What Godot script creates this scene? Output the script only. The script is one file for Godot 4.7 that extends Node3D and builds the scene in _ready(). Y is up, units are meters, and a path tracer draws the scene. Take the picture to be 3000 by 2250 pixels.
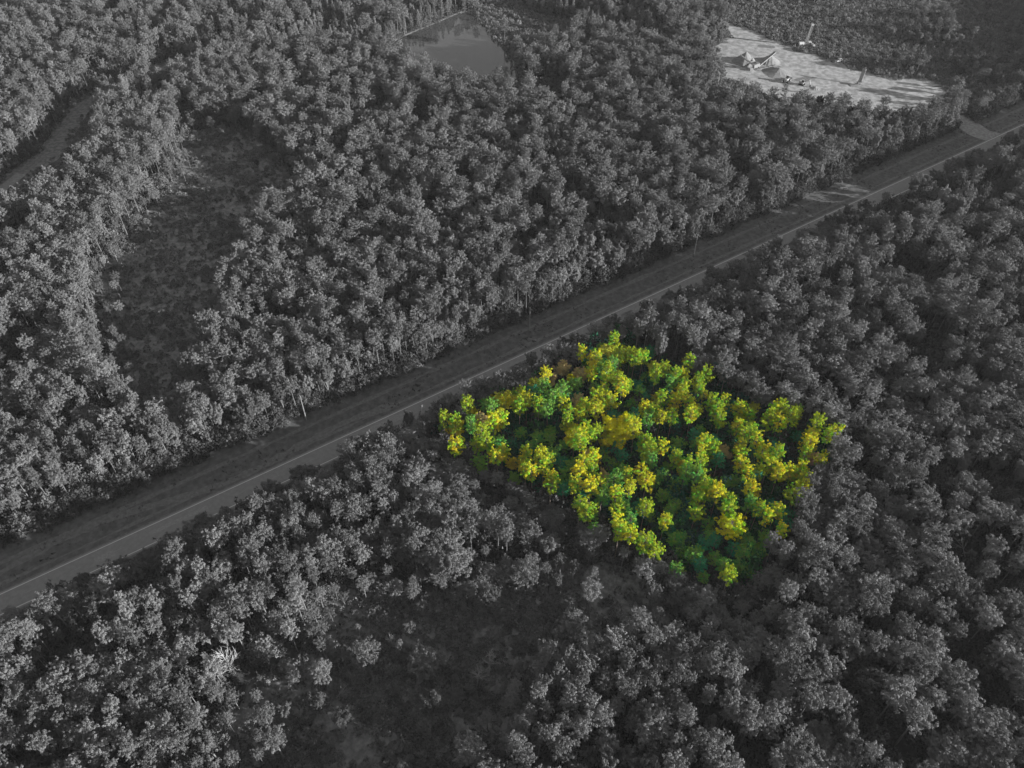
extends Node3D
# An aerial view, from a camera 200 m up, over pine woods cut by a straight road, with a pond, a sand yard and one lot in colour.

const TAU_ := TAU
var rng := RandomNumberGenerator.new()
var used_names := {}
var used_labels := {}
var wide := FastNoiseLite.new()
var fine := FastNoiseLite.new()
var cam: Camera3D

# ---- the plan of the place, in metres (x, z)
var road_from := Vector2(-142.7, -117.0)
var road_way := Vector2(0.8309, -0.5565)
var road_far := Vector2(-0.5565, -0.8309)
var pond := PackedVector2Array([Vector2(-73.4, -496.7), Vector2(-60.6, -512.9), Vector2(-46.2, -529.1), Vector2(-34.9, -542.1), Vector2(-26.1, -547.4), Vector2(-20.8, -542.1), Vector2(-22.6, -533.0), Vector2(-21.4, -527.9), Vector2(-14.3, -515.4), Vector2(-10.1, -498.6), Vector2(-3.0, -480.4), Vector2(2.9, -458.9), Vector2(3.7, -434.8), Vector2(-4.8, -417.9), Vector2(-17.3, -416.1), Vector2(-30.8, -419.7), Vector2(-41.8, -432.9), Vector2(-54.8, -444.6), Vector2(-69.4, -467.3)])
var sand := PackedVector2Array([Vector2(130.9, -533.0), Vector2(138.9, -527.9), Vector2(147.2, -520.3), Vector2(158.5, -501.0), Vector2(171.8, -489.4), Vector2(183.4, -473.8), Vector2(193.7, -465.2), Vector2(204.2, -452.7), Vector2(220.2, -447.6), Vector2(233.2, -444.6), Vector2(241.1, -437.7), Vector2(241.3, -427.2), Vector2(230.4, -405.3), Vector2(212.2, -386.6), Vector2(190.4, -383.3), Vector2(167.6, -386.6), Vector2(149.4, -393.3), Vector2(136.1, -401.8), Vector2(119.0, -410.6), Vector2(113.2, -438.7), Vector2(110.1, -467.3), Vector2(115.8, -479.3), Vector2(125.4, -491.7), Vector2(135.1, -508.1)])
var drive := PackedVector2Array([Vector2(236.5, -423.4), Vector2(237.4, -410.6), Vector2(240.4, -397.5), Vector2(245.0, -383.3), Vector2(249.9, -380.8), Vector2(239.2, -373.6), Vector2(232.8, -378.5), Vector2(229.1, -393.3), Vector2(225.5, -405.3)])
var clear_left := PackedVector2Array([Vector2(-143.4, -206.9), Vector2(-159.2, -237.6), Vector2(-169.9, -268.6), Vector2(-164.1, -288.4), Vector2(-163.2, -313.6), Vector2(-160.8, -333.3), Vector2(-165.2, -375.3), Vector2(-158.8, -385.9), Vector2(-137.1, -385.0), Vector2(-115.6, -361.3), Vector2(-100.7, -331.3), Vector2(-94.9, -311.7), Vector2(-104.2, -306.2), Vector2(-108.6, -293.6), Vector2(-109.0, -273.4), Vector2(-110.7, -249.0), Vector2(-109.4, -229.5), Vector2(-109.9, -211.7), Vector2(-110.3, -195.3), Vector2(-106.5, -176.1), Vector2(-119.4, -178.1), Vector2(-133.7, -193.1)])
var clear_low := PackedVector2Array([Vector2(-38.0, -123.6), Vector2(-27.2, -120.1), Vector2(-17.6, -118.7), Vector2(-9.2, -127.2), Vector2(1.9, -127.2), Vector2(13.0, -127.2), Vector2(21.8, -127.2), Vector2(32.9, -126.2), Vector2(41.9, -117.7), Vector2(49.9, -111.3), Vector2(38.6, -102.5), Vector2(27.3, -99.8), Vector2(17.4, -96.6), Vector2(11.1, -89.8), Vector2(7.4, -85.1), Vector2(1.6, -79.4), Vector2(-1.8, -72.8), Vector2(-5.0, -64.5), Vector2(-11.2, -60.5), Vector2(-62.1, -60.5), Vector2(-68.1, -71.7), Vector2(-70.9, -82.8), Vector2(-65.2, -93.5), Vector2(-55.4, -98.6), Vector2(-54.4, -106.5), Vector2(-55.5, -112.9), Vector2(-50.1, -119.1)])
var clear_top := PackedVector2Array([Vector2(206.4, -573.8), Vector2(194.7, -508.1), Vector2(191.9, -458.9), Vector2(217.2, -438.7), Vector2(238.8, -427.2), Vector2(237.3, -401.8), Vector2(241.3, -391.6), Vector2(261.5, -408.9), Vector2(280.5, -419.7), Vector2(350.2, -573.8)])
var scrub_area := PackedVector2Array([Vector2(130.3, -540.8), Vector2(142.9, -548.8), Vector2(158.5, -565.3), Vector2(188.9, -570.9), Vector2(203.8, -548.8), Vector2(202.6, -522.8), Vector2(220.8, -505.7), Vector2(204.5, -450.7), Vector2(191.9, -458.9), Vector2(181.9, -468.4), Vector2(170.3, -483.7), Vector2(157.2, -495.1), Vector2(146.2, -515.4)])
var bank_area := PackedVector2Array([Vector2(-26.1, -548.8), Vector2(-21.3, -559.7), Vector2(-11.2, -570.9), Vector2(5.5, -570.9), Vector2(9.4, -548.8), Vector2(19.3, -538.2), Vector2(34.1, -533.0), Vector2(47.8, -515.4), Vector2(36.9, -491.7), Vector2(27.4, -489.4), Vector2(13.2, -482.6), Vector2(2.1, -463.1), Vector2(-2.5, -480.4), Vector2(-10.1, -498.6), Vector2(-14.3, -515.4), Vector2(-21.4, -527.9), Vector2(-22.6, -533.0), Vector2(-20.8, -542.1)])
var glade := PackedVector2Array([Vector2(86.0, -570.9), Vector2(92.4, -554.2), Vector2(114.8, -540.8), Vector2(127.6, -527.9), Vector2(138.0, -530.4), Vector2(136.4, -548.8), Vector2(115.7, -559.7), Vector2(115.3, -570.9)])
# groves left standing in the field behind the yard
var groves := [[257, -502, 21.6, 18.1], [233, -507, 3.8, 12.2], [227, -455, 9.6, 10.5], [266, -449, 14.8, 16.4], [264, -406, 10.6, 12.5], [231, -396, 5.6, 7.8], [270, -529, 14.7, 10.4]]
var left_road := PackedVector2Array([Vector2(-240.6, -320.6), Vector2(-237.1, -326.9), Vector2(-231.9, -348.1), Vector2(-227.5, -361.3), Vector2(-231.5, -405.3), Vector2(-228.3, -419.4), Vector2(-215.4, -438.7), Vector2(-206.6, -456.8), Vector2(-183.8, -471.4), Vector2(-162.8, -482.6)])
var lot_crown := PackedVector2Array([Vector2(37.3, -209.7), Vector2(100.3, -162.2), Vector2(58.4, -109.0), Vector2(-26.0, -167.5)])
var lot_behind := PackedVector2Array([Vector2(38.2, -214.8), Vector2(102.7, -166.1), Vector2(59.8, -111.6), Vector2(-26.6, -171.6)])
var lot_low := PackedVector2Array([Vector2(39.6, -222.7), Vector2(106.5, -172.2), Vector2(62.0, -115.7), Vector2(-27.6, -177.9)])
var lot_front := PackedVector2Array([Vector2(-36.6, -177.4), Vector2(-26.3, -169.8), Vector2(59.1, -110.5), Vector2(69.3, -124.9), Vector2(76.3, -117.6), Vector2(59.3, -92.6), Vector2(40.1, -98.8), Vector2(-34.1, -152.6)])
var lot_floor := PackedVector2Array([Vector2(40.2, -226.1), Vector2(108.1, -174.9), Vector2(62.9, -117.5), Vector2(-28.0, -180.6)])
# openings in the woods: x, z, half width, half depth
var gaps := [
	[-188, -402, 11.1, 21.0], [-289, -506, 3.5, 20.9], [-261, -467, 3.8, 17.6], [-228, -438, 5.2, 18.7], [-209, -426, 7.7, 21.5], [-191, -406, 6.2, 20.2],
	[-191, -444, 10.6, 16.7], [-179, -454, 10.8, 17.6], [-169, -473, 8.3, 17.7], [-248, -528, 7.5, 23.0], [-213, -508, 3.5, 24.7], [-180, -536, 9.1, 20.3],
	[-113, -494, 5.1, 27.5], [-123, -446, 4.8, 19.4], [-109, -411, 3.0, 27.6], [-129, -397, 6.9, 14.9], [-166, -390, 4.4, 22.2], [-206, -283, 8.3, 16.7],
	[-172, -213, 7.6, 14.9], [-170, -196, 4.9, 12.0], [-194, -245, 4.0, 14.8], [-187, -254, 4.1, 11.2], [-158, -172, 2.1, 7.8], [-141, -155, 2.2, 6.5],
	[-141, -175, 3.4, 7.0], [-99, -114, 7.0, 6.7], [-106, -105, 8.1, 7.0], [-109, -97, 6.6, 6.7], [-115, -91, 4.3, 6.6], [-93, -82, 4.3, 4.1],
	[-78, -90, 2.0, 4.8], [-64, -99, 4.4, 5.6], [-62, -110, 2.8, 5.4], [-109, -72, 4.0, 4.8], [-76, -79, 2.5, 4.4], [65, -100, 2.2, 4.6],
	[93, -99, 5.6, 7.3], [81, -83, 4.8, 9.8], [85, -74, 6.7, 7.5], [112, -91, 6.5, 8.8], [114, -84, 7.5, 8.6], [73, -104, 1.7, 4.3],
	[130, -112, 4.1, 6.5], [59, -87, 2.6, 4.0], [67, -72, 2.4, 3.7], [49, -82, 1.6, 3.3], [152, -215, 7.8, 14.2], [140, -203, 9.1, 9.7],
	[158, -255, 10.3, 15.2], [147, -257, 6.7, 12.4], [79, -230, 2.1, 10.2], [78, -204, 2.1, 10.3], [105, -193, 2.1, 7.3], [105, -161, 4.0, 9.6],
	[108, -152, 4.6, 8.3], [130, -150, 10.7, 7.4], [144, -149, 7.8, 7.1], [176, -304, 15.5, 16.4], [193, -315, 9.5, 15.2], [159, -294, 7.3, 15.7],
	[213, -312, 11.6, 18.8], [101, -355, 4.1, 16.8], [102, -322, 6.9, 18.7], [158, -338, 4.9, 15.9], [20, -418, 11.7, 27.9], [4, -426, 5.7, 16.3],
	[45, -487, 4.0, 20.4], [-45, -384, 6.5, 17.5], [-69, -394, 4.4, 16.0], [-43, -369, 5.1, 14.8], [58, -357, 5.0, 14.3], [68, -342, 4.0, 13.7],
	[19, -338, 4.9, 11.7], [-21, -319, 5.7, 12.6], [-35, -297, 4.5, 16.4], [10, -295, 7.3, 10.8], [36, -291, 6.4, 12.8], [3, -263, 5.7, 9.9],
	[-20, -263, 4.2, 10.5], [-5, -144, 5.3, 6.8], [-19, -156, 1.3, 5.3], [16, -151, 2.6, 5.7], [25, -136, 2.7, 4.8], [51, -126, 6.6, 7.0],
	[62, -121, 5.2, 6.4], [46, -147, 3.5, 7.1], [32, -162, 3.7, 6.1], [11, -166, 6.0, 7.7], [1, -170, 4.5, 6.7], [21, -186, 6.3, 7.4],
	[43, -192, 5.6, 7.3], [31, -202, 3.6, 7.1], [60, -166, 6.0, 6.0], [84, -160, 2.9, 6.1], [50, -136, 2.5, 6.3], [3, -164, 6.7, 8.0],
	[15, -158, 4.4, 7.4], [22, -188, 7.1, 7.9], [42, -184, 4.7, 7.4], [50, -166, 8.9, 6.7], [63, -147, 5.7, 6.5], [44, -144, 3.5, 7.8],
	[57, -129, 6.7, 8.0], [65, -126, 4.0, 7.9], [50, -119, 6.5, 6.7], [54, -202, 6.6, 7.6], [70, -184, 6.3, 7.1], [32, -156, 4.4, 5.9],
	[75, -144, 2.8, 7.2]]
# trees that stand apart: kind, x, z, height of the crown's middle, width, height, words
var lone := [
	["p", -21.9, -123.1, 9.0, 1.50, 0.85, "broad pine at the clearing's upper edge"],
	["p", -14.8, -122.1, 9.0, 1.70, 0.90, "broad two tiered pine at the clearing's upper edge"],
	["p", 4.3, -118.2, 7.0, 1.40, 0.70, "rounded pine alone in the upper clearing"],
	["p", 21.0, -112.8, 7.0, 1.30, 0.70, "dark rounded pine alone in the clearing"],
	["p", 36.5, -118.6, 8.0, 1.20, 0.80, "slim pine near the clearing's upper corner"],
	["h", -24.5, -111.4, 4.0, 0.60, 0.40, "very small bushy tree in the dark clearing"],
	["p", -36.3, -96.1, 7.0, 1.20, 0.70, "wispy pale topped pine in the clearing"],
	["h", -22.1, -94.9, 6.0, 1.40, 0.70, "dark round bushy tree mid clearing"],
	["p", 16.7, -102.8, 8.0, 1.50, 0.80, "wide pine at the clearing's right edge"],
	["p", 32.7, -103.5, 8.0, 1.40, 0.80, "dome crowned pine right of the clearing"],
	["h", -40.8, -80.1, 6.0, 0.90, 0.60, "small round tree in the lower clearing"],
	["p", -54.5, -72.8, 9.0, 1.20, 0.90, "tall bright pine beside the lower clearing"],
	["h", -25.9, -70.6, 6.0, 1.30, 0.70, "dark round tree at the lower frame edge"],
	["p", -46.9, -90.3, 8.0, 1.10, 0.80, "small pine with a bare stem by the clearing"],
	["p", -59.6, -80.3, 6.0, 0.90, 0.60, "little pine left of the lower clearing"],
	["p", 9.2, -94.6, 8.0, 1.30, 0.80, "pine at the thicket's upper corner"],
	["p", -10.3, -71.4, 8.0, 1.30, 0.85, "pine at the thicket's lower left corner"],
	["p", 100.3, -71.2, 10.0, 1.90, 0.95, "largest round pine at the lower right corner"],
	["p", 94.7, -84.2, 10.0, 1.60, 0.95, "round pine standing in the dark gap"],
	["p", 116.0, -77.3, 8.0, 1.00, 0.80, "small pine beside the corner's dark gap"],
]
# trees of the coloured lot that stand out: x, z, crown height, width, height, tone, words
var hero := [
	[33.0, -169.2, 10.0, 1.75, 1.00, 0, "largest bright yellow tree in the middle of the lot"],
	[20.3, -167.2, 9.0, 1.35, 0.85, 0, "second brightest yellow tree, beside the largest one"],
	[32.9, -205.7, 9.0, 1.50, 0.90, 1, "broad pale yellow tree under the lot's top corner"],
	[-18.1, -172.8, 6.0, 0.90, 0.70, 2, "golden tree near the lot's leftmost corner"],
	[-9.9, -175.8, 6.0, 0.80, 0.65, 3, "tan tree near the lot's leftmost corner"],
	[12.5, -195.0, 6.0, 1.00, 0.70, 3, "tan tree along the lot's road side"],
	[17.5, -200.7, 6.0, 0.90, 0.65, 3, "pinkish tan tree along the lot's road side"],
	[23.7, -197.3, 6.0, 0.90, 0.60, 3, "dull pink tree along the lot's road side"],
	[-0.1, -159.2, 5.0, 0.70, 0.60, 2, "golden bush on the lot's lower left side"],
	[34.9, -197.3, 6.0, 0.80, 0.70, 1, "feathery pale yellow tree in the lot's upper part"],
	[48.6, -197.4, 7.0, 0.80, 0.80, 1, "slim yellow tree near the lot's upper side"],
	[93.5, -160.3, 6.0, 0.90, 0.70, 4, "rusty pink tree near the lot's right corner"],
	[-3.2, -184.3, 8.0, 1.20, 0.80, 1, "olive yellow tree by the lot's road side"],
	[22.1, -183.0, 6.0, 0.90, 0.70, 3, "tan twiggy tree left of the lot's middle"],
	[2.0, -159.3, 6.0, 0.90, 0.60, 2, "yellow orange tree on the lot's lower left side"],
	[62.0, -132.5, 11.0, 1.50, 0.95, 5, "yellow topped pine alone near the lot's lower right"],
]
# leafless trees: x, z, size, lean, words
var bare := [
	[-71.8, -93.6, 0.95, 0.00, "pale white leafless tree among the dark pines"],
	[-5.9, -93.6, 0.75, 0.10, "grey leafless tree standing in the lower clearing"],
	[-8.9, -90.7, 0.70, -0.10, "twisted grey leafless tree left of its twin"],
	[-31.3, -101.2, 0.50, 0.05, "spindly leafless sapling in the dark clearing"],
	[60.4, -89.3, 0.60, 0.15, "forked white snag in the lower right thicket"],
	[-44.5, -87.5, 0.50, 0.50, "leaning pale snag beside the lower clearing"],
	[-98.6, -119.0, 0.80, -0.60, "leaning dead trunk in the dark gap by the road"],
	[130.7, -127.6, 0.80, 0.45, "pale dead stem leaning among the right hand pines"],
	[29.9, -111.1, 0.55, 0.30, "thin bare tree beside the domed pine"],
	[43.1, -82.4, 0.60, 0.30, "bare snag low in the thicket, near the frame's bottom"],
]
var poles := [
	[6.6, -228.2, "wooden utility pole at the far tree edge, centre of the photo"],
	[-69.2, -182.9, "wooden utility pole at the far tree edge, left of centre"],
	[75.8, -275.0, "wooden utility pole at the far tree edge, right of centre"],
]


func _ready():
	rng.seed = 7
	wide.seed = 3
	wide.frequency = 0.018
	wide.fractal_octaves = 3
	fine.seed = 11
	fine.frequency = 0.09
	set_camera_and_light()
	make_materials()
	lay_ground()
	make_tree_shapes()
	plant_trees()
	plant_undergrowth()
	build_yard()
	build_roadside()


# ------------------------------------------------------------ camera and light
func set_camera_and_light():
	cam = Camera3D.new()
	cam.name = "camera"
	add_child(cam)
	cam.position = Vector3(0, 200, 0)
	cam.rotation_degrees = Vector3(-45, 0, 0)
	cam.fov = 51.03
	cam.near = 0.5
	cam.far = 6000.0
	cam.current = true
	var sky_mat := ProceduralSkyMaterial.new()
	sky_mat.sky_top_color = Color(0.42, 0.42, 0.42)
	sky_mat.sky_horizon_color = Color(0.62, 0.62, 0.62)
	sky_mat.sky_curve = 0.12
	sky_mat.ground_bottom_color = Color(0.2, 0.2, 0.2)
	sky_mat.ground_horizon_color = Color(0.5, 0.5, 0.5)
	sky_mat.sun_angle_max = 12.0
	var sky := Sky.new()
	sky.sky_material = sky_mat
	var env := Environment.new()
	env.background_mode = Environment.BG_SKY
	env.sky = sky
	env.background_energy_multiplier = 0.9
	env.tonemap_mode = Environment.TONE_MAPPER_LINEAR
	env.tonemap_exposure = 3.35
	env.sdfgi_enabled = true
	env.ssao_enabled = true
	env.ssil_enabled = true
	env.fog_enabled = true
	env.fog_density = 0.00004
	env.fog_light_color = Color(0.8, 0.8, 0.8)
	var we := WorldEnvironment.new()
	we.name = "world_environment"
	we.environment = env
	add_child(we)
	var sun := DirectionalLight3D.new()
	sun.name = "sun"
	sun.light_energy = 1.25
	sun.light_color = Color(1, 1, 1)
	sun.light_angular_distance = 0.6
	sun.shadow_enabled = true
	add_child(sun)
	sun.look_at_from_position(Vector3.ZERO, Vector3(-0.945, -0.25, -0.285))


# ------------------------------------------------------------ materials
var M := {}


func linear(r: float, g := -1.0, b := -1.0) -> Color:
	return (Color(r, r, r) if g < 0 else Color(r, g, b)).linear_to_srgb()


func plain(nm: String, c: Color, rough := 0.85, metal := 0.0) -> StandardMaterial3D:
	var m := StandardMaterial3D.new()
	m.resource_name = nm
	m.albedo_color = c
	m.roughness = rough
	m.metallic = metal
	return m


func mottled(nm: String, lo: float, hi: float, metres: float, seed_: int, detail_metres := 0.0, warp := false) -> StandardMaterial3D:
	var m := plain(nm, Color.WHITE, 0.95)
	var n := FastNoiseLite.new()
	n.seed = seed_
	n.noise_type = FastNoiseLite.TYPE_SIMPLEX_SMOOTH
	n.frequency = 0.012
	n.fractal_octaves = 6
	n.fractal_gain = 0.62
	n.domain_warp_enabled = warp
	n.domain_warp_amplitude = 40.0
	var ramp := Gradient.new()
	ramp.set_color(0, linear(lo))
	ramp.set_color(1, linear(hi))
	ramp.set_offset(0, 0.2)
	ramp.set_offset(1, 0.8)
	var t := NoiseTexture2D.new()
	t.width = 1024
	t.height = 1024
	t.seamless = true
	t.noise = n
	t.color_ramp = ramp
	m.albedo_texture = t
	m.uv1_triplanar = true
	m.uv1_world_triplanar = true
	m.uv1_scale = Vector3.ONE / metres
	if detail_metres > 0.0:
		pass
	return m


func leafy(nm: String, c: Color) -> StandardMaterial3D:
	var m := plain(nm, c, 0.75)
	m.vertex_color_use_as_albedo = true
	m.cull_mode = BaseMaterial3D.CULL_DISABLED
	m.specular_mode = BaseMaterial3D.SPECULAR_DISABLED
	m.backlight_enabled = true
	m.backlight = Color(0.65, 0.65, 0.65)
	return m


func make_materials():
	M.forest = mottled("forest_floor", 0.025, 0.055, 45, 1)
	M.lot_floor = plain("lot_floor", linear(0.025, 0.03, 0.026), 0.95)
	M.grass = mottled("verge_grass", 0.05, 0.095, 38, 2)
	M.rough = mottled("rough_grass", 0.075, 0.17, 30, 4)
	M.pale_road = mottled("pale_road_dirt", 0.15, 0.23, 20, 26)
	M.heap_sand = mottled("heap_sand", 0.13, 0.2, 14, 16)
	M.dirt = mottled("pale_dirt", 0.14, 0.24, 26, 5)
	M.track = mottled("worn_track", 0.08, 0.13, 20, 8)
	M.sand = mottled("yard_sand", 0.14, 0.31, 60, 6, 0.0, true)
	M.asphalt = mottled("asphalt", 0.15, 0.185, 24, 9)
	M.patch = mottled("asphalt_patch", 0.16, 0.22, 12, 19)
	M.paint = plain("road_paint", linear(0.42), 0.7)
	M.worn_paint = plain("centre_paint", linear(0.21), 0.7)
	M.water = plain("pond_water", linear(0.045), 0.06)
	M.bark = plain("bark", linear(0.14), 0.9)
	M.lot_bark = plain("lot_bark", linear(0.17, 0.14, 0.12), 0.9)
	M.dead = plain("dead_wood", linear(0.2), 0.85)
	M.dead_white = plain("white_dead_wood", linear(0.26), 0.85)
	M.steel = plain("pale_painted_steel", linear(0.23), 0.5)
	M.grey_steel = plain("grey_steel", linear(0.2), 0.5)
	M.dark_steel = plain("dark_steel", linear(0.06), 0.55)
	M.rubber = plain("rubber", linear(0.03), 0.8)
	M.glass = plain("dark_glass", linear(0.03), 0.1)
	M.machine = plain("machine_paint", linear(0.28), 0.45)
	M.white = plain("white_paint", linear(0.32), 0.4)
	for i in 5:
		M["pine%d" % i] = leafy("pine_needles", linear([0.125, 0.145, 0.165, 0.185, 0.21][i]))
		M["hard%d" % i] = leafy("hardwood_leaves", linear([0.1, 0.13, 0.155, 0.18, 0.205][i]))
	M.mass = leafy("woodland_leaves", Color.WHITE)
	M.shrub = leafy("shrub_leaves", Color.WHITE)
	# needle and leaf colours, linear light; last needle tone has teal shade painted in
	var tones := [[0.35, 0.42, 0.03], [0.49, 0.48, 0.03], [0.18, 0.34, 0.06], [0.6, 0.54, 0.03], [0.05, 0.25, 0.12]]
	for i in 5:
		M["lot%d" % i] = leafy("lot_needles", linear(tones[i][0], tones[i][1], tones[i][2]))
	var leaf_tones := [[0.62, 0.59, 0.014], [0.54, 0.54, 0.06], [0.62, 0.5, 0.04], [0.56, 0.45, 0.2], [0.5, 0.3, 0.2], [0.55, 0.54, 0.02]]
	for i in 6:
		M["hero%d" % i] = leafy("lot_leaves", linear(leaf_tones[i][0], leaf_tones[i][1], leaf_tones[i][2]))


# ------------------------------------------------------------ naming
func numbered(called: String) -> String:
	var n: int = used_names.get(called, 0)
	used_names[called] = n + 1
	return called if n == 0 else "%s_%03d" % [called, n]


func thing(called: String, label: String, category: String, at: Vector3, turn := 0.0, group := "") -> Node3D:
	var o := Node3D.new()
	o.name = numbered(called)
	add_child(o, true)
	o.position = at
	o.rotation.y = turn
	tag(o, label, category, group)
	return o


func tag(o: Node, label: String, category: String, group := ""):
	o.set_meta("label", label)
	o.set_meta("category", category)
	if group != "":
		o.set_meta("group", group)


func part(called: String, mesh: Mesh, mat: Material, to: Node, at := Vector3.ZERO, turn := Vector3.ZERO) -> MeshInstance3D:
	var o := MeshInstance3D.new()
	o.name = called
	o.mesh = mesh
	if mat:
		o.material_override = mat
	o.position = at
	o.rotation = turn
	to.add_child(o, true)
	return o


func structure(called: String, mesh: Mesh, mat: Material, label := "") -> MeshInstance3D:
	var o := part(numbered(called), mesh, mat, self)
	o.set_meta("kind", "structure")
	if label != "":
		o.set_meta("label", label)
	return o


# ------------------------------------------------------------ shapes
func to_mesh(v: PackedVector3Array, col := PackedColorArray(), nor := PackedVector3Array()) -> ArrayMesh:
	var a := []
	a.resize(Mesh.ARRAY_MAX)
	a[Mesh.ARRAY_VERTEX] = v
	if col.size():
		a[Mesh.ARRAY_COLOR] = col
	if nor.size():
		a[Mesh.ARRAY_NORMAL] = nor
	var ix := PackedInt32Array()
	ix.resize(v.size())
	for i in v.size():
		ix[i] = i
	a[Mesh.ARRAY_INDEX] = ix
	var m := ArrayMesh.new()
	m.add_surface_from_arrays(Mesh.PRIMITIVE_TRIANGLES, a)
	return m


func sheet(outline: PackedVector2Array, y: float, step := 3.0, rough := 1.2) -> ArrayMesh:
	# the outline in short steps with an uneven edge, filled flat
	var p := PackedVector2Array()
	for i in outline.size():
		var a := outline[i]
		var b := outline[(i + 1) % outline.size()]
		var n := maxi(1, int(a.distance_to(b) / step))
		for k in n:
			var q := a.lerp(b, float(k) / n)
			p.append(q + Vector2(fine.get_noise_2d(q.x * 2, q.y * 2), fine.get_noise_2d(q.y * 2, q.x * 2 + 90)) * rough * 2.0)
	var t := Geometry2D.triangulate_polygon(p)
	if t.is_empty():
		print("plain outline ", outline.size())
		p = outline
		t = Geometry2D.triangulate_polygon(p)
	var v := PackedVector3Array()
	var nn := PackedVector3Array()
	for k in range(0, t.size(), 3):
		var a := p[t[k]]
		var b := p[t[k + 1]]
		var c := p[t[k + 2]]
		if (b - a).cross(c - a) < 0:
			var d := b
			b = c
			c = d
		for q in [a, b, c]:
			v.append(Vector3(q.x, y, q.y))
			nn.append(Vector3.UP)
	return to_mesh(v, PackedColorArray(), nn)


func band(path: PackedVector2Array, half: float, y: float, wobble := 0.0) -> ArrayMesh:
	var v := PackedVector3Array()
	var nn := PackedVector3Array()
	var left := []
	var right := []
	for i in path.size():
		var d := (path[mini(i + 1, path.size() - 1)] - path[maxi(i - 1, 0)]).normalized()
		var s := Vector2(-d.y, d.x)
		var w := half + wobble * fine.get_noise_2d(path[i].x * 3, path[i].y * 3)
		left.append(path[i] + s * w)
		right.append(path[i] - s * w)
	for i in path.size() - 1:
		for q in [left[i], right[i], left[i + 1], left[i + 1], right[i], right[i + 1]]:
			v.append(Vector3(q.x, y, q.y))
			nn.append(Vector3.UP)
	return to_mesh(v, PackedColorArray(), nn)


func straight(b: float, a0 := -160.0, a1 := 760.0, step := 10.0) -> PackedVector2Array:
	var p := PackedVector2Array()
	var a := a0
	while a <= a1:
		p.append(road_from + road_way * a + road_far * b)
		a += step
	return p


func smooth_path(pts: PackedVector2Array, step := 3.0) -> PackedVector2Array:
	var c := Curve2D.new()
	for i in pts.size():
		var d := (pts[mini(i + 1, pts.size() - 1)] - pts[maxi(i - 1, 0)]) / 6.0
		c.add_point(pts[i], -d, d)
	c.bake_interval = step
	return c.get_baked_points()


func box(size: Vector3, bevel := 0.0) -> Mesh:
	if bevel <= 0:
		var b := BoxMesh.new()
		b.size = size
		return b
	var h := size / 2
	var k := minf(bevel, minf(h.x, minf(h.y, h.z)) * 0.6)
	return hull_box(h, k)


func hull_box(h: Vector3, k: float) -> ArrayMesh:
	# a box with chamfered edges
	var v := PackedVector3Array()
	var face := func(a: Vector3, b: Vector3, c: Vector3, d: Vector3):
		var mid := (a + b + c + d) / 4
		if (b - a).cross(c - a).dot(mid) > 0:
			v.append_array([a, c, b, a, d, c])
		else:
			v.append_array([a, b, c, a, c, d])
	for ax in 3:
		var i := (ax + 1) % 3
		var j := (ax + 2) % 3
		for s in [-1.0, 1.0]:
			var q := []
			for c in [[-1.0, -1.0], [1.0, -1.0], [1.0, 1.0], [-1.0, 1.0]]:
				var p := Vector3.ZERO
				p[ax] = s * h[ax]
				p[i] = c[0] * (h[i] - k)
				p[j] = c[1] * (h[j] - k)
				q.append(p)
			face.call(q[0], q[1], q[2], q[3])
		for s in [-1.0, 1.0]:
			for u in [-1.0, 1.0]:
				var e := []
				for c in [[0, -1.0], [0, 1.0], [1, 1.0], [1, -1.0]]:
					var p := Vector3.ZERO
					p[i] = s * (h[i] - (k if c[0] == 0 else 0.0))
					p[j] = u * (h[j] - (0.0 if c[0] == 0 else k))
					p[ax] = c[1] * (h[ax] - k)
					e.append(p)
				face.call(e[0], e[1], e[2], e[3])
	for sx in [-1.0, 1.0]:
		for sy in [-1.0, 1.0]:
			for sz in [-1.0, 1.0]:
				var a := Vector3(sx * h.x, sy * (h.y - k), sz * (h.z - k))
				var b := Vector3(sx * (h.x - k), sy * h.y, sz * (h.z - k))
				var c := Vector3(sx * (h.x - k), sy * (h.y - k), sz * h.z)
				if (b - a).cross(c - a).dot(a + b + c) > 0:
					v.append_array([a, c, b])
				else:
					v.append_array([a, b, c])
	return to_mesh(v)


func tube(v: PackedVector3Array, a: Vector3, b: Vector3, ra: float, rb: float, sides := 5):
	var d := (b - a).normalized()
	var s := d.cross(Vector3(0.3, 0.1, 0.94)).normalized()
	var t := d.cross(s)
	for i in sides:
		var u := TAU * i / sides
		var w := TAU * (i + 1) / sides
		var p := s * cos(u) + t * sin(u)
		var q := s * cos(w) + t * sin(w)
		v.append_array([a + p * ra, b + p * rb, a + q * ra, a + q * ra, b + p * rb, b + q * rb])


func beam(a: Vector3, b: Vector3, r: float, sides := 6) -> ArrayMesh:
	var v := PackedVector3Array()
	tube(v, a, b, r, r, sides)
	return to_mesh(v)


func drum(r: float, length: float, axis := 0) -> ArrayMesh:
	var v := PackedVector3Array()
	var d := Vector3.ZERO
	d[axis] = 1
	var a := -d * length / 2
	var b := d * length / 2
	tube(v, a, b, r, r, 14)
	tube(v, b, b + d * 0.02, r, 0.01, 14)
	tube(v, a - d * 0.02, a, 0.01, r, 14)
	return to_mesh(v)


# ------------------------------------------------------------ the ground
func road_ab(p: Vector2) -> Vector2:
	return Vector2((p - road_from).dot(road_way), (p - road_from).dot(road_far))


func inside(p: Vector2, poly: PackedVector2Array) -> bool:
	return Geometry2D.is_point_in_polygon(p, poly)


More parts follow.
